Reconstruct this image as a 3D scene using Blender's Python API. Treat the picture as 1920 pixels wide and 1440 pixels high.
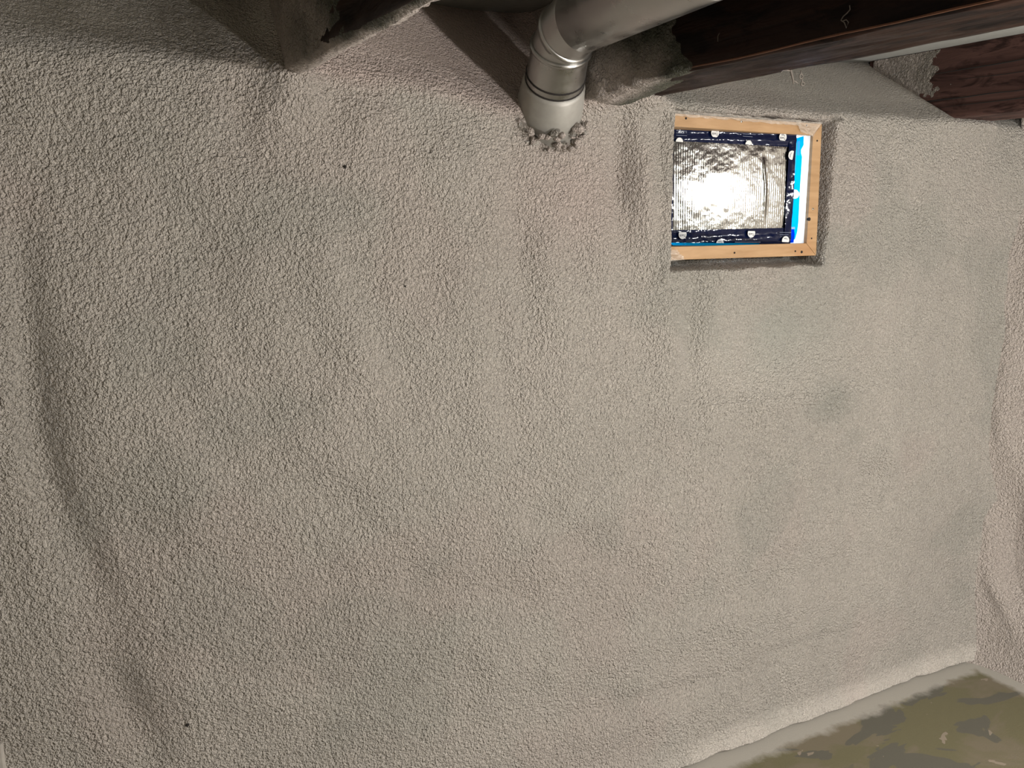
import bpy, bmesh, math, random
import numpy as np
from mathutils import Vector, Matrix

random.seed(4)
for o in list(bpy.data.objects):
    bpy.data.objects.remove(o)
scene = bpy.context.scene
COL = scene.collection

# ------------------------------------------------------------------ camera
F_PX = 1604.0
CAM = np.array([0.0, -1.7265, 1.57])
_dn = np.array([80.0 - 960.0, 319.0, -F_PX]); _dn /= np.linalg.norm(_dn)      # world +y seen by the camera
_p = math.atan(319.0 / F_PX)
_up = np.array([0, math.cos(_p), math.sin(_p)])
if abs(_up @ _dn) > 1e-6:
    _up = np.array([0, math.cos(_p), -math.sin(_p)])
_rt = np.cross(_dn, _up)
RW = np.stack([_rt, _dn, _up])                                                # world = RW @ cam
cam_d = bpy.data.cameras.new('camera')
cam_d.sensor_fit = 'HORIZONTAL'; cam_d.sensor_width = 36.0
cam_d.lens = 36.0 * F_PX / 1920.0
cam_d.clip_start = 0.02
cam_o = bpy.data.objects.new('camera', cam_d); COL.objects.link(cam_o)
M4 = Matrix([list(RW[i]) + [CAM[i]] for i in range(3)] + [[0, 0, 0, 1]])
cam_o.matrix_world = M4
scene.camera = cam_o

# ------------------------------------------------------------------ world, lamps, exposure
w = bpy.data.worlds.new('world'); scene.world = w; w.use_nodes = True
w.node_tree.nodes['Background'].inputs[0].default_value = (0.60, 0.78, 1.0, 1)
w.node_tree.nodes['Background'].inputs[1].default_value = 1.0

def lamp(name, loc, watts, col, r):
    l = bpy.data.lights.new(name, 'POINT'); l.energy = watts; l.color = col; l.shadow_soft_size = r
    o = bpy.data.objects.new(name, l); o.location = loc; COL.objects.link(o); return o
lamp('bulb_under_beam', (1.20, -1.42, 1.735), 21, (1.0, 0.955, 0.925), 0.03)
lamp('bulb_by_right_wall', (2.45, -1.80, 1.66), 33, (1.0, 0.995, 0.97), 0.035)
lamp('added_low_fill', (1.95, -1.9, 0.42), 88, (1.0, 0.965, 0.945), 0.05)  # added fill light, lifts the lower part of the wall
vs = scene.view_settings
vs.view_transform = 'Standard'; vs.look = 'None'; vs.exposure = 0.66; vs.gamma = 1.0; vs.use_curve_mapping = False

# ------------------------------------------------------------------ helpers
def ray(px, py):
    return RW @ np.array([px - 960.0, 720.0 - py, -F_PX])
def at(px, py, axis, val):
    """the point of the plane <axis>=val that the photograph shows at a pixel"""
    d = ray(px, py); t = (val - CAM[axis]) / d[axis]; return CAM + t * d
def link(o, parent=None):
    COL.objects.link(o)
    if parent: o.parent = parent
    return o
def tag(o, label=None, cat=None, group=None, kind=None):
    if label: o['label'] = label
    if cat: o['category'] = cat
    if group: o['group'] = group
    if kind: o['kind'] = kind
    return o
def empty(name, loc=(0, 0, 0), parent=None):
    o = bpy.data.objects.new(name, None); o.location = loc; o.empty_display_size = 0.05
    return link(o, parent)
def mesh_obj(name, verts, faces, mat, parent=None, smooth=True, off=(0, 0, 0)):
    me = bpy.data.meshes.new(name)
    v = np.asarray(verts, dtype=float) - np.asarray(off, dtype=float)
    me.from_pydata([tuple(a) for a in v], [], [tuple(f) for f in faces])
    me.update()
    if smooth: me.polygons.foreach_set('use_smooth', [True] * len(me.polygons))
    if mat: me.materials.append(mat)
    return link(bpy.data.objects.new(name, me), parent)
def grid_obj(name, P, mat, parent=None, keep=None, attrs=None, flip=False):
    """P: (n, m, 3) array of points -> one smooth quad grid"""
    n, m, _ = P.shape
    idx = np.arange(n * m).reshape(n, m)
    q = np.stack([idx[:-1, :-1], idx[1:, :-1], idx[1:, 1:], idx[:-1, 1:]], -1)
    if flip: q = q[..., ::-1]
    q = q.reshape(-1, 4)
    if keep is not None: q = q[keep.reshape(-1)]
    used = np.zeros(n * m, bool); used[q.ravel()] = True
    remap = np.cumsum(used) - 1
    V = P.reshape(-1, 3)[used]; q = remap[q]
    me = bpy.data.meshes.new(name)
    me.vertices.add(len(V)); me.vertices.foreach_set('co', V.astype(np.float32).ravel())
    me.loops.add(q.size); me.loops.foreach_set('vertex_index', q.astype(np.int32).ravel())
    me.polygons.add(len(q)); me.polygons.foreach_set('loop_start', (np.arange(len(q)) * 4).astype(np.int32))
    try: me.polygons.foreach_set('loop_total', np.full(len(q), 4, np.int32))
    except Exception: pass
    me.polygons.foreach_set('use_smooth', np.ones(len(q), bool))
    me.update(calc_edges=True); me.validate()
    for k, a in (attrs or {}).items():
        at_ = me.attributes.new(k, 'FLOAT', 'POINT'); at_.data.foreach_set('value', a.reshape(-1)[used].astype(np.float32))
    if mat: me.materials.append(mat)
    return link(bpy.data.objects.new(name, me), parent)
def box_vf(x0, x1, y0, y1, z0, z1):
    v = [(x0, y0, z0), (x1, y0, z0), (x1, y1, z0), (x0, y1, z0), (x0, y0, z1), (x1, y0, z1), (x1, y1, z1), (x0, y1, z1)]
    f = [(0, 3, 2, 1), (4, 5, 6, 7), (0, 1, 5, 4), (1, 2, 6, 5), (2, 3, 7, 6), (3, 0, 4, 7)]
    return v, f
def box(name, x0, x1, y0, y1, z0, z1, mat, parent=None, bevel=0.0):
    v, f = box_vf(x0, x1, y0, y1, z0, z1)
    o = mesh_obj(name, v, f, mat, parent, smooth=False)
    if bevel:
        b = o.modifiers.new('bevel', 'BEVEL'); b.width = bevel; b.segments = 2
    return o
def prism(name, front, back, mat, parent=None, bevel=0.0):
    """front/back: two loops of points of equal length"""
    n = len(front)
    v = list(front) + list(back)
    f = [tuple(range(n)), tuple(range(2 * n - 1, n - 1, -1))] + [((i + 1) % n, i, n + i, n + (i + 1) % n) for i in range(n)]
    o = mesh_obj(name, v, f, mat, parent, smooth=False)
    bm = bmesh.new(); bm.from_mesh(o.data); bmesh.ops.recalc_face_normals(bm, faces=bm.faces); bm.to_mesh(o.data); bm.free()
    if bevel:
        b = o.modifiers.new('bevel', 'BEVEL'); b.width = bevel; b.segments = 2
    return o
def tube(name, pts, radii, mat, parent=None, seg=24, caps=True, off=(0, 0, 0)):
    pts = [Vector(p) for p in pts]; n = len(pts)
    if not hasattr(radii, '__len__'): radii = [radii] * n
    V, Fc = [], []; prev = None
    for i, p in enumerate(pts):
        t = (pts[min(i + 1, n - 1)] - pts[max(i - 1, 0)])
        t = t.normalized() if t.length > 1e-9 else Vector((0, 0, 1))
        if prev is None:
            a = Vector((0, 0, 1)) if abs(t.z) < .9 else Vector((1, 0, 0))
            u = t.cross(a).normalized()
        else:
            u = (prev - t * prev.dot(t)).normalized()
        prev = u; v = t.cross(u)
        for k in range(seg):
            an = 2 * math.pi * k / seg
            V.append(p + (u * math.cos(an) + v * math.sin(an)) * radii[i])
    for i in range(n - 1):
        for k in range(seg):
            a = i * seg + k; b = i * seg + (k + 1) % seg
            Fc.append((a, b, b + seg, a + seg))
    if caps:
        Fc.append(tuple(range(seg - 1, -1, -1))); Fc.append(tuple(range((n - 1) * seg, n * seg)))
    return mesh_obj(name, V, Fc, mat, parent, off=off)

# numpy gradient noise --------------------------------------------------------
def _hash(ix, iy, seed):
    h = (ix.astype(np.int64) * 374761393 + iy.astype(np.int64) * 668265263 + seed * 974634777) & 0xffffffff
    h = ((h ^ (h >> 13)) * 1274126177) & 0xffffffff
    return ((h ^ (h >> 16)) & 0xffff) / 65535.0
def perlin(x, y, seed=0):
    x = np.asarray(x, float); y = np.asarray(y, float)
    xi = np.floor(x); yi = np.floor(y); fx = x - xi; fy = y - yi
    u = fx ** 3 * (fx * (fx * 6 - 15) + 10); v = fy ** 3 * (fy * (fy * 6 - 15) + 10)
    def g(dx, dy):
        a = _hash(xi + dx, yi + dy, seed) * 2 * math.pi
        return np.cos(a) * (fx - dx) + np.sin(a) * (fy - dy)
    return (g(0, 0) * (1 - u) + g(1, 0) * u) * (1 - v) + (g(0, 1) * (1 - u) + g(1, 1) * u) * v
def fbm(x, y, seed=0, octv=3):
    s = 0; a = 1.0
    for i in range(octv):
        s = s + a * perlin(x * 2 ** i + 17.3 * i, y * 2 ** i - 9.1 * i, seed + i); a *= .5
    return s
def sstep(a, b, t):
    t = np.clip((t - a) / (b - a), 0, 1); return t * t * (3 - 2 * t)

# ------------------------------------------------------------------ materials
class NT:
    def __init__(s, name):
        s.m = bpy.data.materials.new(name); s.m.use_nodes = True
        s.t = s.m.node_tree; s.n = s.t.nodes; s.b = s.n['Principled BSDF']; s.out = s.n['Material Output']
        s.co = s.n.new('ShaderNodeTexCoord')
    def l(s, a, b): s.t.links.new(a, b)
    def noise(s, scale, detail=3, rough=.55, dist=0.0, vec=None):
        n = s.n.new('ShaderNodeTexNoise'); n.inputs['Scale'].default_value = scale; n.inputs['Detail'].default_value = detail
        n.inputs['Roughness'].default_value = rough; n.inputs['Distortion'].default_value = dist
        s.l(vec if vec else s.co.outputs['Object'], n.inputs['Vector']); return n.outputs['Fac']
    def mapped(s, sc, loc=(0, 0, 0)):
        m = s.n.new('ShaderNodeMapping'); m.inputs['Scale'].default_value = sc; m.inputs['Location'].default_value = loc
        s.l(s.co.outputs['Object'], m.inputs['Vector']); return m.outputs[0]
    def ramp(s, fac, stops, interp='LINEAR'):
        r = s.n.new('ShaderNodeValToRGB'); r.color_ramp.interpolation = interp
        e = r.color_ramp.elements
        while len(e) < len(stops): e.new(.5)
        for i, (p, c) in enumerate(stops):
            e[i].position = p; e[i].color = (c[0], c[1], c[2], 1) if hasattr(c, '__len__') else (c, c, c, 1)
        s.l(fac, r.inputs[0]); return r.outputs[0]
    def mix(s, fac, a, b, mode='MIX'):
        m = s.n.new('ShaderNodeMix'); m.data_type = 'RGBA'; m.blend_type = mode
        for i, v in ((0, fac), (6, a), (7, b)):
            if hasattr(v, 'is_linked'): s.l(v, m.inputs[i])
            elif hasattr(v, '__len__'): m.inputs[i].default_value = (v[0], v[1], v[2], 1)
            else: m.inputs[i].default_value = v
        return m.outputs[2]
    def math(s, op, a, b=None, c=None):
        m = s.n.new('ShaderNodeMath'); m.operation = op
        for i, v in enumerate((a, b, c)):
            if v is None: continue
            if hasattr(v, 'is_linked'): s.l(v, m.inputs[i])
            else: m.inputs[i].default_value = v
        return m.outputs[0]
    def attr(s, name):
        a = s.n.new('ShaderNodeAttribute'); a.attribute_name = name; return a.outputs['Fac']
    def bump(s, h, dist, strength=1.0, prev=None):
        b = s.n.new('ShaderNodeBump'); b.inputs['Distance'].default_value = dist; b.inputs['Strength'].default_value = strength
        s.l(h, b.inputs['Height'])
        if prev: s.l(prev, b.inputs['Normal'])
        s.l(b.outputs[0], s.b.inputs['Normal']); return b.outputs[0]
    def set(s, **k):
        for a, v in k.items():
            i = s.b.inputs[{'col': 'Base Color', 'rough': 'Roughness', 'metal': 'Metallic', 'spec': 'Specular IOR Level', 'coat': 'Coat Weight', 'coatr': 'Coat Roughness'}[a]]
            if hasattr(v, 'is_linked'): s.l(v, i)
            elif hasattr(v, '__len__'): i.default_value = (v[0], v[1], v[2], 1)
            else: i.default_value = v
        return s.m
def plain(name, col, rough=.6, metal=0.0, spec=.5):
    t = NT(name); n = t.noise(60, 2)
    c = t.mix(n, tuple(x * .85 for x in col), tuple(min(1, x * 1.12) for x in col))
    return t.set(col=c, rough=rough, metal=metal, spec=spec)

def foam_material():
    t = NT('spray_foam')
    big = t.noise(2.2, 3, .6)
    c = t.ramp(big, [(.30, (.52, .475, .415)), (.5, (.56, .515, .45)), (.70, (.585, .53, .465))])
    mid = t.noise(9, 3, .6)
    c = t.mix(t.ramp(mid, [(.45, 0.0), (.75, .5)]), c, (.50, .465, .41))
    c = t.mix(t.math('MULTIPLY', t.attr('pink'), .7), c, (.60, .475, .425))      # rim's warm bounce light painted in as pink, plus patches of pinker foam
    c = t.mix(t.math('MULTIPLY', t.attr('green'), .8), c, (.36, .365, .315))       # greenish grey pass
    f1 = t.noise(140, 2.5, .55, .4); f2 = t.noise(290, 2, .5, .4)
    h = t.math('ADD', t.math('MULTIPLY', f1, t.math('SUBTRACT', 1.0, t.math('MULTIPLY', t.attr('flat'), .6))), t.math('MULTIPLY', f2, .5))
    smooth = t.math('MULTIPLY', t.math('ADD', 1.0, t.math('MULTIPLY', t.attr('grain'), .15)), t.math('SUBTRACT', 1.0, t.math('MULTIPLY', t.attr('flat'), .45)))
    h = t.math('MULTIPLY', h, smooth)
    t.bump(h, .0255, 1.0)
    return t.set(col=c, rough=.25, spec=.5)
FOAM = foam_material()

def foam_coat_material():
    t = NT('thin_spray_foam')
    th = t.attr('thin')
    n = t.noise(70, 3)
    c = t.mix(n, (.34, .295, .26), (.43, .37, .325))
    g = t.mix(n, (.022, .024, .013), (.085, .088, .058))
    c = t.mix(th, c, g)
    h = t.noise(120, 3, .55, .8)
    t.bump(h, .016, 1.0)
    return t.set(col=c, rough=.45, spec=.4)
COAT = foam_coat_material()

def beam_material(name, dark, lite, gloss):
    t = NT(name)
    grain = t.noise(1.0, 5, .6, .6, vec=t.mapped((38, 1.6, 38)))
    blot = t.noise(1.0, 4, .65, .8, vec=t.mapped((26, 7, 26), (3, 1, 2)))
    c = t.ramp(grain, [(.32, dark), (.72, lite)])
    c = t.mix(t.ramp(blot, [(.50, 0.0), (.62, .85)]), c, tuple(x * .35 for x in dark))
    t.bump(t.math('ADD', grain, t.math('MULTIPLY', blot, .8)), .004, .7)
    return t.set(col=c, rough=t.ramp(blot, [(.4, gloss), (.7, gloss + .25)]), spec=.12)
BEAM_A = beam_material('dark_stained_timber', (.007, .003, .0018), (.026, .010, .005), .5)
BEAM_C = beam_material('reddish_brown_timber', (.050, .026, .022), (.105, .056, .046), .5)

def floor_material():
    t = NT('painted_concrete_floor')
    sep = t.n.new('ShaderNodeSeparateXYZ'); t.l(t.co.outputs['Object'], sep.inputs[0])
    n1 = t.noise(1.0, 4, .6, .5, vec=t.mapped((3.2, 6.0, 4)))
    n2 = t.noise(1.0, 3, .55, .8, vec=t.mapped((3.6, 6.5, 4), (4, 7, 0)))
    n3 = t.noise(1.0, 3, .5, .5, vec=t.mapped((12, 20, 9), (9, 2, 0)))
    fine = t.noise(220, 2)
    olive = t.mix(fine, (.128, .116, .062), (.160, .145, .082))
    tan = (.172, .146, .098); grey = (.112, .106, .082); bare = (.27, .225, .17)
    c = t.mix(t.ramp(n1, [(.52, 0.0), (.60, 1.0)]), olive, tan)
    c = t.mix(t.ramp(n2, [(.545, 0.0), (.555, 1.0)]), c, grey)
    c = t.mix(t.ramp(n3, [(.672, 0.0), (.680, 1.0)]), c, bare)
    edge = t.noise(14, 4, .6)
    # the unpainted, foam-dusted margin along the two walls
    dy = t.math('MULTIPLY', sep.outputs['Y'], -1.0)
    dx = t.math('SUBTRACT', 2.80, sep.outputs['X'])
    d = t.math('MINIMUM', dy, t.math('MULTIPLY', dx, 1.3))
    d = t.math('ADD', d, t.math('MULTIPLY', t.math('SUBTRACT', edge, .5), .09))
    m = t.ramp(d, [(.070, 1.0), (.105, 0.0)])
    c = t.mix(m, c, t.mix(fine, (.36, .34, .295), (.42, .395, .345)))
    t.bump(t.math('ADD', fine, t.math('MULTIPLY', m, .4)), .0012, .5)
    return t.set(col=c, rough=.55, spec=.35)
FLOOR = floor_material()

def metal_material():
    t = NT('galvanised_steel')
    n = t.noise(24, 3, .6); s = t.noise(1.0, 2, .5, 0, vec=t.mapped((60, 4, 60)))
    c = t.mix(n, (.36, .355, .335), (.50, .49, .465))
    return t.set(col=c, rough=t.ramp(n, [(.3, .24), (.7, .42)]), metal=1.0)
STEEL = metal_material()
DULL = plain('dull_grey_collar', (.34, .325, .29), .5, .35)

def wood_material():
    t = NT('pine_board')
    g = t.noise(1.0, 4, .55, .5, vec=t.mapped((9, 9, 60)))
    k = t.noise(7, 2)
    c = t.ramp(g, [(.3, (.30, .17, .07)), (.7, (.41, .25, .12))])
    c = t.mix(t.ramp(k, [(.60, 0.0), (.72, .5)]), c, (.33, .16, .06))
    t.bump(g, .001, .4)
    return t.set(col=c, rough=.55)
PINE = wood_material()
def foil_material():
    t = NT('foil_facing')
    n = t.noise(70, 3, .6, .6); n2 = t.noise(260, 2)
    t.bump(t.math('ADD', n, t.math('MULTIPLY', n2, .2)), .0006, .4)
    return t.set(col=(.26, .26, .24), rough=.10, metal=1.0)
FOIL = foil_material()
def tape_material():
    t = NT('navy_tape')
    n = t.noise(38, 2, .5, .5)
    t.bump(n, .003, .4)
    return t.set(col=(.003, .006, .026), rough=.12, spec=.2)
TAPE = tape_material()
LOGO = plain('white_print', (.62, .62, .60), .5)
INK = plain('dark_print', (.012, .014, .03), .5)
PALE = plain('pale_blue_print', (.11, .13, .19), .5)
HOLE = plain('dark_hole', (.012, .009, .007), .9)
SCREW = plain('bright_screw', (.7, .68, .62), .25, 1.0)
def film(name, col, mixw):
    t = NT(name); t.n.remove(t.b)
    tr = t.n.new('ShaderNodeBsdfTranslucent'); tr.inputs[0].default_value = (*col, 1)
    df = t.n.new('ShaderNodeBsdfDiffuse'); df.inputs[0].default_value = (*[c * .7 for c in col], 1)
    mx = t.n.new('ShaderNodeMixShader'); mx.inputs[0].default_value = mixw
    t.l(df.outputs[0], mx.inputs[1]); t.l(tr.outputs[0], mx.inputs[2]); t.l(mx.outputs[0], t.out.inputs[0])
    return t.m
FILM = film('milky_plastic_film', (.86, .90, .96), .75)
BLUE = film('backlit_blue_tape', (.008, .56, .90), .85)
BLUE2 = film('backlit_deep_blue_tape', (.004, .20, .80), .85)
CYAN = film('backlit_pale_print', (.30, .80, .86), .8)
def sky_pane():
    t = NT('daylit_glass'); t.n.remove(t.b)
    e = t.n.new('ShaderNodeEmission'); e.inputs[0].default_value = (.70, .86, 1.0, 1); e.inputs[1].default_value = 4.6
    t.l(e.outputs[0], t.out.inputs[0]); return t.m
PANE = sky_pane()
def clear_plastic():
    t = NT('crinkled_clear_plastic')
    t.bump(t.noise(60, 3, .6, 1.0), .006, .8)
    m = t.set(col=(.62, .56, .48), rough=.2, spec=.7); t.b.inputs['Alpha'].default_value = .38
    return m
CLEAR = clear_plastic()
CEIL = plain('grey_subfloor_boards', (.30, .30, .275), .8)
PLAIN_FOAM = plain('distant_spray_foam', (.50, .455, .39), .6)
WEB = plain('dusty_fibre', (.13, .11, .09), .8)
CONC = plain('grey_concrete', (.36, .33, .29), .8)

# ------------------------------------------------------------------ the setting
XC = 2.84          # right wall
ZC = 2.055         # underside of the floor above
ZB = 1.84          # underside of the beams
XL, YF = -1.6, -4.2
B1 = (.435, .463); B2 = (1.12, 1.297); B3 = (2.41, 2.60)
WIN = (1.366, 1.918, 1.432, 1.817)

def blobs(X, Z, items, plane_axis=1, plane=0.0):
    """sum of soft bumps: (pixel x, pixel y, half size along, half size across in pixels, angle, metres)"""
    s = np.zeros_like(X)
    for (px, py, a, b, ang, amp) in items:
        c = at(px, py, plane_axis, plane); cx = at(px + 20, py, plane_axis, plane); cy = at(px, py + 20, plane_axis, plane)
        h = 0 if plane_axis == 1 else 1
        e1 = np.array([cx[h] - c[h], cx[2] - c[2]]) / 20; e2 = np.array([cy[h] - c[h], cy[2] - c[2]]) / 20
        ca, sa = math.cos(math.radians(ang)), math.sin(math.radians(ang))
        u = (ca * e1 + sa * e2) * a; v = (-sa * e1 + ca * e2) * b
        det = u[0] * v[1] - u[1] * v[0]
        dx = X - c[h]; dz = Z - c[2]
        p = (dx * v[1] - dz * v[0]) / det; q = (u[0] * dz - u[1] * dx) / det
        s += amp * np.exp(-(p * p + q * q))
    return s

# amp > 0 pushes the foam into the room
BUMPS = [
    (45, 640, 330, 44, 82, -.019), (135, 1000, 210, 44, 68, -.022), (235, 1330, 130, 44, 60, -.024),
    (5, 520, 260, 34, 86, .014), (190, 760, 240, 70, 78, .012),
    (545, 190, 60, 44, 0, .028), (452, 235, 80, 34, 75, -.010), (700, 225, 60, 34, 20, .014), (630, 190, 50, 30, 80, -.007),
    (1165, 320, 120, 20, 88, -.034), (1205, 330, 170, 22, 86, .020), (1130, 480, 100, 30, 86, .010),
    (1255, 600, 110, 36, 84, .022), (1300, 640, 120, 22, 88, -.026), (1480, 640, 170, 66, -6, -.030),
    (1470, 752, 200, 12, -6, .012), (1470, 850, 170, 60, -6, -.012), (1630, 905, 50, 40, 0, -.030), (1672, 860, 110, 18, 84, .016),
    (1545, 1000, 170, 26, -10, .012), (1470, 1090, 230, 22, -16, -.012), (1350, 1170, 260, 30, -14, .010),
    (1500, 1215, 90, 14, -18, -.020), (1270, 1295, 150, 14, -14, -.014), (1200, 1360, 200, 26, -14, .010),
    (1660, 330, 120, 18, 88, -.012), (1720, 380, 60, 16, 88, -.020), (1800, 560, 280, 40, 90, .010), (1700, 760, 160, 22, 92, -.008),
    (1810, 690, 120, 8, 96, -.010), (1590, 330, 140, 26, 88, .014),
    (640, 560, 260, 40, 72, .008), (740, 640, 180, 40, 60, -.007), (860, 480, 260, 50, 80, .008), (975, 430, 200, 30, 84, -.010),
    (1060, 640, 260, 44, 84, .009), (960, 760, 220, 26, 80, -.009), (640, 860, 160, 50, 20, .008), (700, 1000, 200, 44, 40, -.005),
    (430, 620, 280, 40, 70, -.008), (330, 900, 240, 60, 70, .010), (480, 1180, 200, 60, 50, -.006), (900, 1110, 260, 34, 4, -.009),
    (880, 1220, 260, 50, 4, .009), (1080, 1010, 200, 30, 30, -.009), (560, 1330, 220, 40, 10, .009), (380, 330, 220, 60, 30, .008),
    (250, 180, 200, 50, 14, .010), (860, 300, 100, 50, 0, .010),
]

def wall_back():
    xs = np.concatenate([np.arange(XL, -.26, .03), np.arange(-.26, .9, .0033), np.arange(.9, XC + .03, .0026)])
    zs = np.arange(-.004, ZC + .012, .0028)
    X, Z = np.meshgrid(xs, zs, indexing='ij')
    Y = -1.0 * blobs(X, Z, BUMPS)
    Y += .012 * fbm(X * 2.6, Z * 2.0, 3, 3) + .0075 * fbm(X * 7.5 + 4, Z * 5.5, 11, 2)
    # the sill ledge: above it the foam leans back to the rim between the beams
    sag = .042 * np.exp(-((X - .93) / .17) ** 2) - .012 * np.exp(-((X - .5) / .1) ** 2) + .008 * fbm(X * 5, X * 0 + .5, 5, 2)
    zc = 1.842 - sag
    k = np.interp(X, [-.5, .40, .46, .70, 1.10, 1.34, 1.7, 2.4, 2.84], [.9, .9, .6, 1.0, 1.1, 1.2, 1.7, 1.7, 1.3])
    t = Z - zc
    Y += k * .5 * (t + np.sqrt(t * t + .012 ** 2))
    # foot: the foam flares out on to the floor in a ragged lip
    foot = np.exp(-np.clip(Z, 0, 1) / .05)
    Y -= (.030 + .018 * fbm(X * 6, X * 0, 8, 3)) * foot
    lip = np.exp(-((Z - .055 - .02 * perlin(X * 7, X * 0 + 3, 2)) / .012) ** 2)
    Y -= .003 * lip
    Y += .03 * sstep(.009, .002, Z)
    # soft corner with the right-hand wall
    Y -= .075 * np.exp(-np.clip(XC - X, 0, 9) / .045)
    # swelling where the beams enter
    for (a, b), am in ((B1, .03), (B2, .06), (B3, .03)):
        d = np.hypot(np.maximum(np.maximum(a - X, X - b), 0), np.maximum(ZB - Z, 0))
        Y -= am * np.exp(-(d / .035) ** 2)
    flat = np.zeros_like(X)
    # grain of the sprayed skin; finer relief is in the material
    patch = .75 + .6 * fbm(X * 1.7, Z * 1.7, 21, 2)
    flat = np.clip(.6 * sstep(.09, .04, Z) * sstep(1.3, 1.6, X) + sstep(1.855, 1.91, Z + sag * .5) * .75 + sstep(2.05, 2.25, X) * .12 + .55 * np.exp(-((X - 1.75) / .28) ** 2 - ((Z - 1.22) / .14) ** 2), 0, 1)
    g = perlin(X * 74, Z * 66, 31) + .5 * perlin(X * 120, Z * 110, 32) + .35 * (1 - 2 * np.abs(perlin(X * 48, Z * 40, 33)))
    gf = perlin(X * 112, Z * 104, 34) + .6 * perlin(X * 176, Z * 165, 35) + .35 * (1 - 2 * np.abs(perlin(X * 84, Z * 72, 36)))
    wf = sstep(.5, 1.3, X)                                   # the skin gets finer towards the corner
    Y -= (.0020 * g * (1 - wf) + .0024 * gf * wf) * patch * (1 - .55 * flat)
    # deep cracks under the window and beside it
    for (p0, p1, wd, dp) in (((1248, 503), (1300, 500), .005, .02), ((1318, 501), (1350, 502), .004, .016), ((1362, 503), (1388, 500), .005, .022), ((1540, 226), (1572, 222), .005, .02)):
        a = at(*p0, 1, 0)[[0, 2]]; b = at(*p1, 1, 0)[[0, 2]]; ab = b - a
        s = np.clip(((X - a[0]) * ab[0] + (Z - a[1]) * ab[1]) / (ab @ ab), 0, 1)
        d = np.hypot(X - a[0] - s * ab[0], Z - a[1] - s * ab[1])
        Y += dp * np.exp(-(d / wd) ** 2)
    # the window opening: the foam turns back to the wooden frame
    x0, x1, z0, z1 = WIN
    wob = .006 * fbm(X * 14, Z * 14, 41, 2)
    dwin = np.maximum(np.maximum(x0 - X, X - x1), np.maximum(z0 - Z, Z - z1)) + wob          # <0 inside
    roll = np.exp(-(np.clip(dwin, 0, 1) / .03) ** 2)
    Y -= roll * .012
    left = sstep(1.39, 1.34, X)
    Y -= roll * .016 * left
    Y = np.where(dwin < .004, Y + .10 * sstep(.004, -.008, dwin), Y)
    inside = dwin < -.009
    P = np.stack([X, Y, Z], -1)
    keep = ~(inside[:-1, :-1] & inside[1:, :-1] & inside[1:, 1:] & inside[:-1, 1:])
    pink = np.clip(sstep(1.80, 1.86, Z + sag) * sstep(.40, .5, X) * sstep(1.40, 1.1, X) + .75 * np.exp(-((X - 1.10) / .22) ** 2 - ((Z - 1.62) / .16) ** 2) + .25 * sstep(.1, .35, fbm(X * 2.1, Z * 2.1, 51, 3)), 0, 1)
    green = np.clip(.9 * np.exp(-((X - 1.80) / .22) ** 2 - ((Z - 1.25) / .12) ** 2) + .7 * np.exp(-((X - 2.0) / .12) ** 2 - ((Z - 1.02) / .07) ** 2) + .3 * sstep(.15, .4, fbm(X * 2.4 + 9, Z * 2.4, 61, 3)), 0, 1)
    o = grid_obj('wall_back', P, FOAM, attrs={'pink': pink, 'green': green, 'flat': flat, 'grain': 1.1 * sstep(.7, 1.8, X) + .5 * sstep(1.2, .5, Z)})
    tag(o, 'lumpy beige spray foam covering the basement wall around the window', kind='structure')
    return o
WALL = wall_back()

RB = [(1880, 640, 150, 34, 92, .050), (1846, 960, 90, 16, 80, .030), (1905, 1060, 90, 34, 80, -.060), (1868, 1110, 70, 14, 70, .022), (1900, 520, 60, 20, 90, -.022), (1885, 800, 60, 22, 85, .026)]
def wall_right():
    ys = np.concatenate([np.arange(.06, -.62, -.005), np.arange(-.64, YF - .02, -.04)])
    zs = np.arange(-.004, ZC + .012, .005)
    Yg, Z = np.meshgrid(ys, zs, indexing='ij')
    X = XC - .03 * fbm(Yg * 2.3, Z * 2.3, 71, 3) - .02
    X -= 1.2 * blobs(Yg, Z, RB, 0, 2.80) * (1 - np.exp(np.clip(Yg, -9, 0) / .05))
    X -= .06 * np.exp(-np.clip(-Yg, 0, 9) / .05)
    X -= .03 * np.exp(-np.clip(Z, 0, 1) / .04)
    X -= .0022 * (perlin(Yg * 62, Z * 55, 73) + .55 * perlin(Yg * 120, Z * 110, 74))
    X = np.where(Yg > .0, XC + .02, X)
    zer = np.zeros_like(X)
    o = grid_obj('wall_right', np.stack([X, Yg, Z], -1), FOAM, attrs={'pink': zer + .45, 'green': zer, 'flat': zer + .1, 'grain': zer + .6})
    tag(o, 'bulging beige spray foam wall meeting the window wall in a corner', kind='structure')
wall_right()

box('floor', XL, XC + .05, YF, .12, -.06, 0, FLOOR)
tag(bpy.data.objects['floor'], 'olive painted concrete floor with flaking patches and pale margin', kind='structure')
box('ceiling', XL - .05, XC + .2, YF - .05, .45, ZC, ZC + .04, CEIL)
tag(bpy.data.objects['ceiling'], 'grey underside of the floor boards above the beams', kind='structure')
box('wall_left', XL - .06, XL, YF, .12, 0, ZC, PLAIN_FOAM); tag(bpy.data.objects['wall_left'], 'beige foam wall closing the far side of the basement', kind='structure')
box('wall_front', XL, XC + .05, YF - .06, YF, 0, ZC, PLAIN_FOAM); tag(bpy.data.objects['wall_front'], 'beige foam wall opposite the window', kind='structure')
box('wall_outside', XL, XC + .2, .42, .45, 1.0, ZC, PLAIN_FOAM); tag(bpy.data.objects['wall_outside'], 'rim boards behind the sprayed foam', kind='structure')

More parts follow.
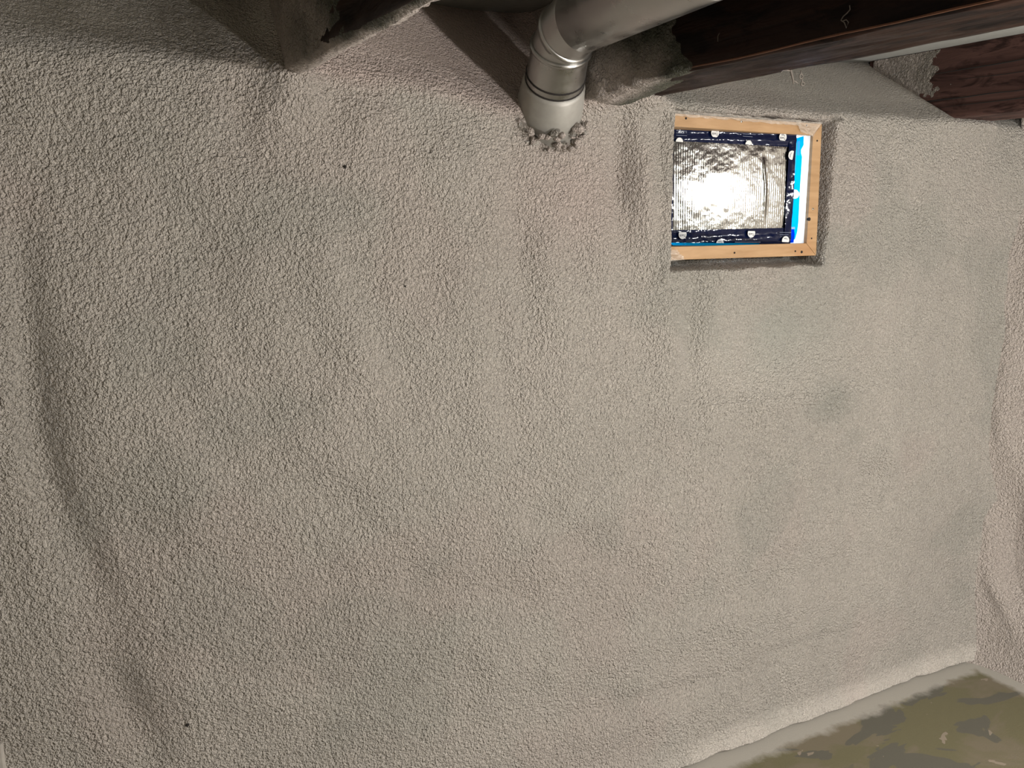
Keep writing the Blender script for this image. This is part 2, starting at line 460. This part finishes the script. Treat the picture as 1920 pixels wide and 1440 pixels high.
# little dark pits in the foam
for px, py, r in ((647, 313, .0032), (351, 1360, .0034), (760, 537, .0018), (1300, 1280, .0018)):
    p = at(px, py, 1, -.006)
    bm = bmesh.new(); bmesh.ops.create_icosphere(bm, subdivisions=2, radius=r)
    for v in bm.verts: v.co.x *= 1 + .3 * math.sin(v.co.z * 900); v.co.y *= .8
    me = bpy.data.meshes.new('pit'); bm.to_mesh(me); bm.free(); me.materials.append(HOLE)
    o = link(bpy.data.objects.new('pit', me), WALL); o.location = p

# ------------------------------------------------------------------ beams with foam-coated ends
def beam(name, xr, z0, mat, label, sleeve, y0=.30, y1=YF + .05):
    root = empty(name, ((xr[0] + xr[1]) / 2, y0, z0))
    tag(root, label, 'beam', 'ceiling beams')
    # timber: gently uneven long faces with worn arrises
    n = 150
    ys = np.linspace(y0, y1, n)
    ch = .006
    prof = [(xr[0], ZC - .001), (xr[0], z0 + ch), (xr[0] + ch, z0), (xr[1] - ch, z0), (xr[1], z0 + ch), (xr[1], ZC - .001)]
    fine = []
    for (a, b) in zip(prof[:-1], prof[1:]):
        m = max(2, int(math.hypot(b[0] - a[0], b[1] - a[1]) / .008))
        for i in range(m): fine.append((a[0] + (b[0] - a[0]) * i / m, a[1] + (b[1] - a[1]) * i / m))
    fine.append(prof[-1])
    u = np.arange(len(fine)); fx = np.array([p[0] for p in fine]); fz = np.array([p[1] for p in fine])
    Yg, U = np.meshgrid(ys, u, indexing='ij')
    nz = .0022 * fbm(Yg * 5, U * .35, hash(xr) % 50, 3)
    cx = (xr[0] + xr[1]) / 2
    X = fx[U] + np.sign(fx[U] - cx) * nz; Z = fz[U] + np.where(fz[U] < z0 + .02, nz * 1.6, 0)
    P = np.stack([X, Yg, Z], -1) - np.array(root.location)
    grid_obj('timber', P, mat, root)
    # sleeve of overspray
    ys2 = np.arange(y0 - .02, sleeve['end'], -.006)
    Yg, U = np.meshgrid(ys2, u, indexing='ij')
    FX = fx[U]; FZ = fz[U]
    wl = np.clip((xr[1] - FX) / (xr[1] - xr[0]), 0, 1)              # 1 on the left face, 0 on the right
    reach = sleeve['right'] + (sleeve['left'] - sleeve['right']) * wl + sleeve.get('up', 0) * sstep(z0, ZC, FZ)
    nse = fbm(Yg * 9, (FX + FZ) * 11, 91, 3)
    t = (Yg + reach) / .16                                        # >0 near the wall
    th = sleeve['th'] * np.clip(t, -1, 1.6) + sleeve.get('nz', .010) * nse + .0025 * perlin(Yg * 55, (FX + FZ) * 60, 92)
    th = np.clip(th, -.006, .06)
    nx = np.where(FZ > z0 + ch * .5, np.sign(FX - cx), 0); nzv = np.where(FZ <= z0 + ch * 1.01, -1.0, 0)
    X = FX + nx * th; Z = FZ + nzv * th
    thin = np.clip(1 - t / 1.5 + nse * .8, 0, 1)
    o = grid_obj('foam_coat', np.stack([X, Yg, np.minimum(Z, ZC - .002)], -1) - np.array(root.location), COAT, root, attrs={'thin': thin * sleeve.get('dark', 1)})
    o['label'] = 'grey spray foam overspray on the beam end'
    return root
beam('ceiling_beam', B1, ZB, BEAM_A, 'narrow dark joist with foam-coated underside left of the vent pipe', dict(left=.34, right=.95, th=.005, nz=.003, end=-1.15, up=-.10, dark=1))
b2 = beam('ceiling_beam', B2, ZB, BEAM_A, 'wide glossy dark brown beam above the window, right of the vent pipe', dict(left=.34, right=.02, th=.016, end=-.5, up=-.06, dark=1))
b3 = beam('ceiling_beam', B3, ZB + .01, BEAM_C, 'reddish brown beam with cracked grain near the corner', dict(left=-.07, right=-.10, th=.006, nz=.004, end=-.25, dark=.5))

# worn lower edge of the wide beam
RUST = plain('worn_rusty_wood', (.10, .035, .012), .6)
ed = np.linspace(-.36, -2.2, 60)
tube('worn_edge', [(B2[0] + .0015, y, ZB + .004 + .003 * float(perlin(np.array(y * 9), np.array(.3), 5))) for y in ed], [.0016 + .0012 * abs(float(perlin(np.array(y * 30), np.array(.7), 6))) for y in ed], RUST, b2, 6, off=b2.location)
# long drying cracks along the reddish beam
for (pz, ya, yb) in ((1.985, .22, -.75), (1.905, .20, -.30), (1.885, .05, -.9), (1.955, -.02, -.9)):
    pts = []; n = 26
    for i in range(n):
        y = ya + (yb - ya) * i / (n - 1)
        pts.append((B3[0] - .0005, y, pz + .006 * perlin(np.array(y * 6), np.array(pz * 50), 7).item()))
    o = tube('crack', pts, [.0004 + .0016 * math.sin(math.pi * i / (n - 1)) for i in range(n)], HOLE, b3, 6, off=b3.location)

# ------------------------------------------------------------------ vent pipe
pipe = empty('vent_pipe', (1.03, 0, 1.80))
tag(pipe, 'galvanised metal vent pipe elbowing out of the foam wall', 'pipe')
OFF = pipe.location.copy()
R0 = .063
A0 = Vector((1.035, .02, 1.80)); dA = Vector((-.24, -.66, .60)).normalized()
A1 = A0 + dA * .215
dB = Vector((.085, -.985, .085)).normalized()
def P(name, pts, rad, mat=STEEL, **k): return tube(name, pts, rad, mat, pipe, 40, off=OFF, **k)
P('wall_collar', [A0 - dA * .06, A0 + dA * .02, A0 + dA * .075, A0 + dA * .085], [.078, .076, .070, .066], DULL)
lo0, lo1 = A0 + dA * .07, A0 + dA * .175
P('lower_elbow', [lo0, lo0 + dA * .01, lo1 - dA * .004, lo1], [R0 + .002, R0 + .002, R0 - .001, R0 - .001])
for s in (.088, .104):
    c = A0 + dA * s
    P('groove', [c - dA * .0022, c - dA * .001, c + dA * .001, c + dA * .0022], [R0 + .001, R0 + .0032, R0 + .0032, R0 + .001], HOLE)
d1 = (dA * .72 + dB * .28).normalized(); d2 = (dA * .34 + dB * .66).normalized()
c1 = lo1
P('bead', [c1 - dA * .006, c1 - dA * .003, c1 + dA * .003, c1 + dA * .006], [R0 - .001, R0 + .0035, R0 + .0035, R0 - .001])
c2 = c1 + d1 * .042
P('middle_elbow', [c1 - d1 * .012, c1, c2, c2 + d1 * .006], [R0 - .002] * 4)
P('bead', [c2 - d2 * .005, c2 - d2 * .002, c2 + d2 * .002, c2 + d2 * .005], [R0 - .002, R0 + .003, R0 + .003, R0 - .002])
c3 = c2 + d2 * .055
P('upper_elbow', [c2 - d2 * .012, c2, c3, c3 + dB * .02], [R0 - .001, R0 - .001, R0, R0 + .0005])
P('straight_duct', [c3 + dB * .002, c3 + dB * .004, c3 + dB * .35, c3 + dB * .36], [R0 + .001, R0 + .003, R0 + .003, R0 + .003])
e0 = c3 + dB * .35; dC = Vector((0, -1, .01)).normalized()
P('straight_duct', [e0, e0 + dC * .03, e0 + dC * 1.6, e0 + dC * 1.62], [R0 + .002] * 4)
# lap seam tab on the upper elbow and its screw
sc = at(1078, 30, 1, c3.y - .055)
tube('screw', [Vector(sc), Vector(sc) + Vector((-.3, -.9, -.2)).normalized() * .006], .004, SCREW, pipe, 10, off=OFF)

# crumbly sealant round the pipe's foot
seal = empty('foam_sealant', tuple(A0)); tag(seal, 'crumbly grey sealant packed around the vent pipe at the wall', 'sealant')
u = dA.cross(Vector((0, 0, 1))).normalized(); v = u.cross(dA).normalized()
for i in range(46):
    an = math.radians(200 + i * 150 / 45 + random.uniform(-4, 4))       # left side and underneath
    rr = .087 + random.uniform(-.006, .010)
    c = A0 + dA * random.uniform(-.035, .012) + (u * math.cos(an) + v * math.sin(an)) * rr
    bm = bmesh.new(); bmesh.ops.create_icosphere(bm, subdivisions=2, radius=random.uniform(.004, .0095))
    k = random.uniform(0, 99); sx, sy, sz = [random.uniform(.6, 1.4) for _ in range(3)]
    for q in bm.verts:
        d = 1 + .45 * math.sin(q.co.x * 310 + k) * math.sin(q.co.y * 270 + 2 * k) + .25 * math.sin(q.co.z * 520 + k)
        q.co = Vector((q.co.x * sx, q.co.y * sy, q.co.z * sz)) * d
    me = bpy.data.meshes.new('foam_lump'); bm.to_mesh(me); bm.free(); me.polygons.foreach_set('use_smooth', [True] * len(me.polygons)); me.materials.append(COAT if i % 4 else FOAM)
    o = link(bpy.data.objects.new('foam_lump', me), seal); o.location = c - A0

# ------------------------------------------------------------------ window
win = empty('window_1', (1.63, .03, 1.45)); tag(win, 'small basement window in a pine board frame, blocked with insulation', kind='structure')
wo = Vector(win.location)
def wq(px, py, y): return Vector(at(px, py, 1, y)) - wo
YW = -.004
def frame_board(q, dep=.085):
    f = [wq(px, py, YW) for px, py in q]; b = [p + Vector((0, dep, 0)) for p in f]
    return prism('frame_board', f, b, PINE, win, .0015)
top = frame_board([(1246, 211), (1541, 232), (1524, 254), (1246, 236)])
bot = frame_board([(1246, 463), (1512, 456), (1530, 479), (1246, 488)])
rgt = frame_board([(1524.5, 254), (1541.5, 232), (1530.5, 479), (1512.5, 456)])
lft = frame_board([(1236, 211), (1245, 211), (1245, 488), (1236, 488)])
def nail(board, px, py, r, mat):
    c = wq(px, py, YW)
    o = tube('nail', [c + Vector((0, .004, 0)), c + Vector((0, -.0012, 0))], [r, r * .9], mat, board, 10); return o
for px, py, r, m in ((1261, 216, .0028, HOLE), (1286, 222, .0030, HOLE), (1390, 228, .0032, SCREW), (1512, 235, .0025, HOLE)): nail(top, px, py, r, m)
for px, py, r, m in ((1377, 474, .0028, HOLE), (1491, 471, .0026, HOLE), (1503, 472.5, .0040, HOLE)): nail(bot, px, py, r, m)
for px, py, r, m in ((1532, 264, .0026, HOLE), (1524, 392, .0032, SCREW), (1517, 411, .0055, HOLE), (1521.5, 447, .0024, HOLE)): nail(rgt, px, py, r, m)
# daylit glass at the back of the opening
pn = [Vector(p) - wo for p in ((1.352, .070, 1.795), (1.880, .070, 1.795), (1.880, .070, 1.470), (1.352, .070, 1.470))]
prism('window_pane', pn, [p + Vector((0, .006, 0)) for p in pn], PANE, win)
# insulation panel, turned a little in the opening
panel = empty('insulation_panel', (1.62, .035, 1.49)); tag(panel, 'foil-faced insulation board taped into the small window', 'insulation board')
po = Vector(panel.location)
TILT = math.tan(math.radians(7.3))
def onpanel(px, py, off=0.0):
    """where the tilted board lies behind a pixel of the photograph"""
    d = ray(px, py); n = np.array([TILT, 1.0, 0.0]); c = .031 + 1.62 * TILT - off
    t = (c - n @ CAM) / (n @ d); return Vector(CAM + t * d) - po
def quad_grid(q, nu, nv, off=0.0):
    q = [np.array(p, float) for p in q]
    out = np.zeros((nu, nv, 3))
    A, B, C, D = [np.array(onpanel(*p, off)) for p in q]               # tl, tr, br, bl
    for i in range(nu):
        s = i / (nu - 1)
        for j in range(nv):
            t = j / (nv - 1)
            out[i, j] = (A * (1 - s) + B * s) * (1 - t) + (D * (1 - s) + C * s) * t
    return out
fq = [(1259, 259), (1484, 272), (1475, 433), (1259, 438)]
G = quad_grid(fq, 430, 90)
ss, tt = np.meshgrid(np.linspace(0, 1, 430), np.linspace(0, 1, 90), indexing='ij')
rib = np.sin(ss * 2 * math.pi * 54) * (.55 + .45 * (tt > .12)) 
G[..., 1] -= .00007 * rib + .0006 * fbm(ss * 5, tt * 4, 5, 2) + .00022 * fbm(ss * 20, tt * 16, 6, 3)
G[..., 1] -= .0012 * np.exp(-((ss - (.74 + .10 * tt * (tt < .5) + .05 * (tt >= .5))) / .012) ** 2) * sstep(.1, .3, tt) * sstep(.95, .6, tt)
grid_obj('foil_facing', G, FOIL, panel)
bq = [onpanel(*p) + Vector((0, .004, 0)) for p in [(1243, 245), (1485, 260), (1474, 450), (1243, 455)]]
prism('foam_board', bq, [p + Vector((0, .02, 0)) for p in bq], PLAIN_FOAM, panel)
def tape(q, nu, nv, off, seed, edge=0.0):
    g = quad_grid(q, nu, nv, off)
    s, t = np.meshgrid(np.linspace(0, 1, nu), np.linspace(0, 1, nv), indexing='ij')
    L = np.linalg.norm(g[-1, 0] - g[0, 0]); H = np.linalg.norm(g[0, -1] - g[0, 0])
    g[..., 1] -= .0010 * fbm(s * L * 45, t * H * 60, seed, 2) + .001 * np.sin(t * 9 + s * 3)
    if edge:
        wv = edge * fbm(s * L * 120, t * 0, seed + 5, 2)
        if nu >= nv: g[..., 2] += wv * t
        else: g[..., 0] += edge * fbm(t * H * 90, s * 0, seed + 5, 2) * s
    return grid_obj('tape_strip', g, TAPE, panel)
t_top = tape([(1250, 233), (1494, 249), (1493, 276), (1250, 263)], 120, 16, .003, 3, .0012)
t_bot = tape([(1250, 432), (1484, 427), (1482, 459), (1250, 462)], 120, 16, .003, 9)
t_lft = tape([(1237, 236), (1263, 240), (1262, 452), (1237, 460)], 20, 100, .005, 15, .0016)
t_rgt = tape([(1480, 262), (1494, 262), (1483, 450), (1470, 450)], 10, 90, .0045, 21)

dg = None
def text_mesh(body, size):
    c = bpy.data.curves.new('print', 'FONT'); c.body = body; c.size = size; c.align_x = 'CENTER'; c.align_y = 'CENTER'
    o = bpy.data.objects.new('print', c); COL.objects.link(o)
    bpy.context.view_layer.update()
    me = bpy.data.meshes.new_from_object(o.evaluated_get(bpy.context.evaluated_depsgraph_get()))
    bpy.data.objects.remove(o); me.materials.clear(); me.materials.append(INK)
    return me
TXT1 = text_mesh('Tuck', .0096); TXT2 = text_mesh('Tape', .0066)
def disc_mesh(r, lo=-1.0, hi=1.0, mat=LOGO):
    """round print, cut off below lo*r and above hi*r"""
    bm = bmesh.new(); vs = []
    for i in range(40):
        a = 2 * math.pi * i / 40; x = math.cos(a); z = min(max(math.sin(a), lo), hi)
        vs.append(bm.verts.new((x * r, z * r, 0)))
    bm.faces.new(vs); bmesh.ops.remove_doubles(bm, verts=bm.verts, dist=1e-6)
    r_ = bmesh.ops.extrude_face_region(bm, geom=bm.faces[:])
    for g in r_['geom']:
        if isinstance(g, bmesh.types.BMVert): g.co.z -= .0004
    bmesh.ops.recalc_face_normals(bm, faces=bm.faces)
    me = bpy.data.meshes.new('logo'); bm.to_mesh(me); bm.free(); me.materials.append(mat); return me
yaw = math.atan(TILT)
FACE = Matrix.Rotation(-yaw, 4, 'Z') @ Matrix.Rotation(math.radians(90), 4, 'X')      # local z -> out of the board
def logo(strip, px, py, roll, lo=-1, hi=1, text=True, r=.0118):
    p = onpanel(px, py, .0095)
    m = Matrix.Translation(p) @ FACE @ Matrix.Rotation(math.radians(roll), 4, 'Z')
    o = link(bpy.data.objects.new('logo', disc_mesh(r, lo, hi)), strip); o.matrix_local = m
    if text:
        for me, dz in ((TXT1, .0030), (TXT2, -.0048)):
            if dz / r > hi - .2 or dz / r < lo + .2: continue
            q = link(bpy.data.objects.new('lettering', me), strip); q.matrix_local = m @ Matrix.Translation((0, dz, .0006))
# the tape is stuck on upside down
logo(t_top, 1275, 232, 178, -.9, .9); logo(t_top, 1341, 249, 176, -.95, .9); logo(t_top, 1408, 243, 177, -1, .3); logo(t_top, 1468, 257, 175, -.95, .75)
logo(t_top, 1274, 266, 178, -1, .0, False, .0105); logo(t_top, 1404, 271, 178, -1, .0, False, .0105)
logo(t_rgt, 1485, 291, 262, -.95, .35)
logo(t_bot, 1280, 439.5, 180, -.45, 1); logo(t_bot, 1409, 437, 179, -.45, 1); logo(t_bot, 1350, 457, 179, -1, -.05, True); logo(t_bot, 1473, 451, 178, -1, .35)
def bars(strip, px, py, n, w):
    for i in range(n):
        a = onpanel(px, py + i * 4.2, .0092); b = onpanel(px + w * (1 - .25 * (i % 2)), py + i * 4.2 + .055 * w * (py < 400), .0092)
        h = Vector((0, 0, .0006))
        f = [a + h, b + h, b - h, a - h]
        prism('fine_print', f, [q + Vector((0, .0004, 0)) for q in f], PALE, strip)
bars(t_top, 1268, 245, 3, 20); bars(t_top, 1393, 251, 2, 24); bars(t_bot, 1348, 442, 1, 20); bars(t_bot, 1462, 436, 2, 22); bars(t_bot, 1378, 454, 1, 48)

# milky film and backlit tape in the gap right of the board
sheet = empty('plastic_sheet', (1.86, .05, 1.49)); tag(sheet, 'backlit milky plastic film with bright blue tape beside the insulation board', 'plastic film')
so = Vector(sheet.location)
def poly(name, pix, y, mat, parent, dep=.0006):
    f = [Vector(at(px, py, 1, y)) - so for px, py in pix]
    return prism(name, f, [p + Vector((0, dep, 0)) for p in f], mat, parent)
n = 40; s_, t_ = np.meshgrid(np.linspace(0, 1, 30), np.linspace(0, 1, 60), indexing='ij')
A, B, C, D = [np.array(at(px, py, 1, y)) - np.array(so) for px, py, y in ((1489, 246, .017), (1525, 252, .009), (1514, 459, .009), (1477, 459, .017))]
G = (A * (1 - s_)[..., None] + B * s_[..., None]) * (1 - t_)[..., None] + (D * (1 - s_)[..., None] + C * s_[..., None]) * t_[..., None]
G[..., 1] += -.006 * np.exp(-((s_ - .80) / .10) ** 2) + .0012 * fbm(s_ * 4, t_ * 9, 8, 2)
grid_obj('film', G, FILM, sheet)
bt = poly('blue_tape', [(1494, 259), (1507, 255), (1507, 272), (1502, 281), (1502, 287), (1504, 294), (1500, 356), (1497, 418), (1495, 434), (1491, 448), (1480, 456), (1482, 440), (1485.6, 375), *[(1490.5 + 8.5 * math.sin(math.radians(a)), 364 + 8.5 * math.cos(math.radians(a))) for a in range(-20, 201, 20)], (1488, 350)], .0105, BLUE, sheet)
o = poly('deep_tape', [(1481, 430), (1489, 430), (1490, 440), (1488, 455), (1478, 456)], .0092, BLUE2, sheet)
poly('fine_print', [(1495.5, 265), (1500, 264), (1499, 291), (1494.5, 291)], .0096, CYAN, bt)
poly('fine_print', [(1491.5, 268), (1494, 268), (1491, 324), (1489.5, 324)], .0096, CYAN, bt)
poly('fine_print', [(1482, 425.5), (1490.5, 425.5), (1490.5, 429.5), (1482, 429.5)], .0085, FILM, bt)
# glint of daylight under the board, put in as a blue strip
gl = [Vector(at(px, py, 1, -.0015)) - po for px, py in [(1256, 455), (1392, 456), (1424, 456.8), (1424, 459), (1320, 461), (1262, 460)]]
prism('glint_strip', gl, [p + Vector((0, .0006, 0)) for p in gl], BLUE, panel)

# crinkled plastic scraps caught at the frame
def scrap(name, label, pix, y, nu, nv, amp, seed):
    A, B, C, D = [np.array(at(px, py, 1, y)) for px, py in pix]
    s, t = np.meshgrid(np.linspace(0, 1, nu), np.linspace(0, 1, nv), indexing='ij')
    g = (A * (1 - s)[..., None] + B * s[..., None]) * (1 - t)[..., None] + (D * (1 - s)[..., None] + C * s[..., None]) * t[..., None]
    L = np.linalg.norm(B - A)
    g[..., 1] -= amp * np.abs(fbm(s * L * 40, t * 3, seed, 2)) + .002
    g[..., 2] += amp * .5 * fbm(s * L * 22, t * 2 + 9, seed + 3, 2)
    o = grid_obj(name, g, CLEAR)
    tag(o, label, 'plastic scrap'); return o
scrap('plastic_scrap', 'wrinkled clear plastic caught along the top of the window frame', [(1250, 206), (1500, 226), (1500, 236), (1250, 216)], YW - .004, 160, 10, .010, 4)
scrap('plastic_scrap', 'torn clear plastic at the upper corner of the window frame by the jamb', [(1490, 226), (1540, 230), (1523, 256), (1500, 247)], YW - .003, 40, 24, .007, 14)
scrap('plastic_scrap', 'torn plastic at the lower corner of the window frame', [(1247, 470), (1266, 466), (1284, 487), (1247, 491)], YW - .003, 40, 24, .016, 24)

# ------------------------------------------------------------------ small hanging things
def strand(name, label, chains, mat=WEB, cat='fibre'):
    allp = np.array([p for ch, r in chains for p in ch]); base = Vector(allp[allp[:, 2].argmax()])
    root = empty(name, base); tag(root, label, cat)
    for ch, r in chains: tube('strand', [Vector(p) for p in ch], r, mat, root, 8, off=base)
def pl(pix, y): return [at(px, py, 1, y) for px, py in pix]
def pf(pix, x): return [at(px, py, 0, x) for px, py in pix]
YD = -.455
strand('hanging_splinter', 'frayed fibre splinter dangling from the dark beam edge', [
    (pl([(1482, 124), (1483, 134), (1485, 142), (1487, 150), (1488, 158)], YD), [.0012, .0022, .0020, .0018, .0008]),
    (pl([(1463, 137), (1468, 132), (1475, 131), (1482, 133)], YD), [.0005, .001, .0014, .001]),
    (pl([(1487, 151), (1492, 153), (1496, 156)], YD), [.0016, .0014, .0008])], cat='splinter')
def ring(cx, cy, rx, ry, y, n=14): return pl([(cx + rx * math.cos(2 * math.pi * i / n), cy + ry * math.sin(2 * math.pi * i / n)) for i in range(n + 1)], y)
strand('wire_loop', 'small twisted wire loop hanging below the dark beam', [
    (ring(1502, 143, 3, 4.5, YD), .0012), (ring(1505, 157, 3, 3.6, YD), .0012), (pl([(1503, 147), (1504, 153)], YD), .0012), (pl([(1502, 132), (1502, 139)], YD), .0010)], cat='wire')
strand('dust_curl', 'curly dusty fibre stuck to the side of the dark beam', [
    (pf([(1593, 10), (1594, 18), (1588, 25), (1581, 31), (1577, 38), (1583, 42), (1587, 52), (1591, 42), (1587, 37), (1581, 39)], B2[0] - .004), .0009)])
strand('dust_thread', 'short pale dust thread on the side of the dark beam', [(pf([(1349, 62), (1346, 68), (1346, 78)], B2[0] - .004), .0006)])
# grey board end standing at the far edge of the foam
v0 = at(4, 1388, 1, -.012); 
bd = prism('board_edge', [Vector((v0[0] - .09, -.012, .60)), Vector((v0[0], -.012, .60)), Vector((v0[0], -.012, .0)), Vector((v0[0] - .09, -.012, .0))],
           [Vector((v0[0] - .09, .03, .60)), Vector((v0[0], .03, .60)), Vector((v0[0], .03, .0)), Vector((v0[0] - .09, .03, .0))], CONC, None, .004)
tag(bd, 'upright grey board standing against the foot of the foam wall', 'board')
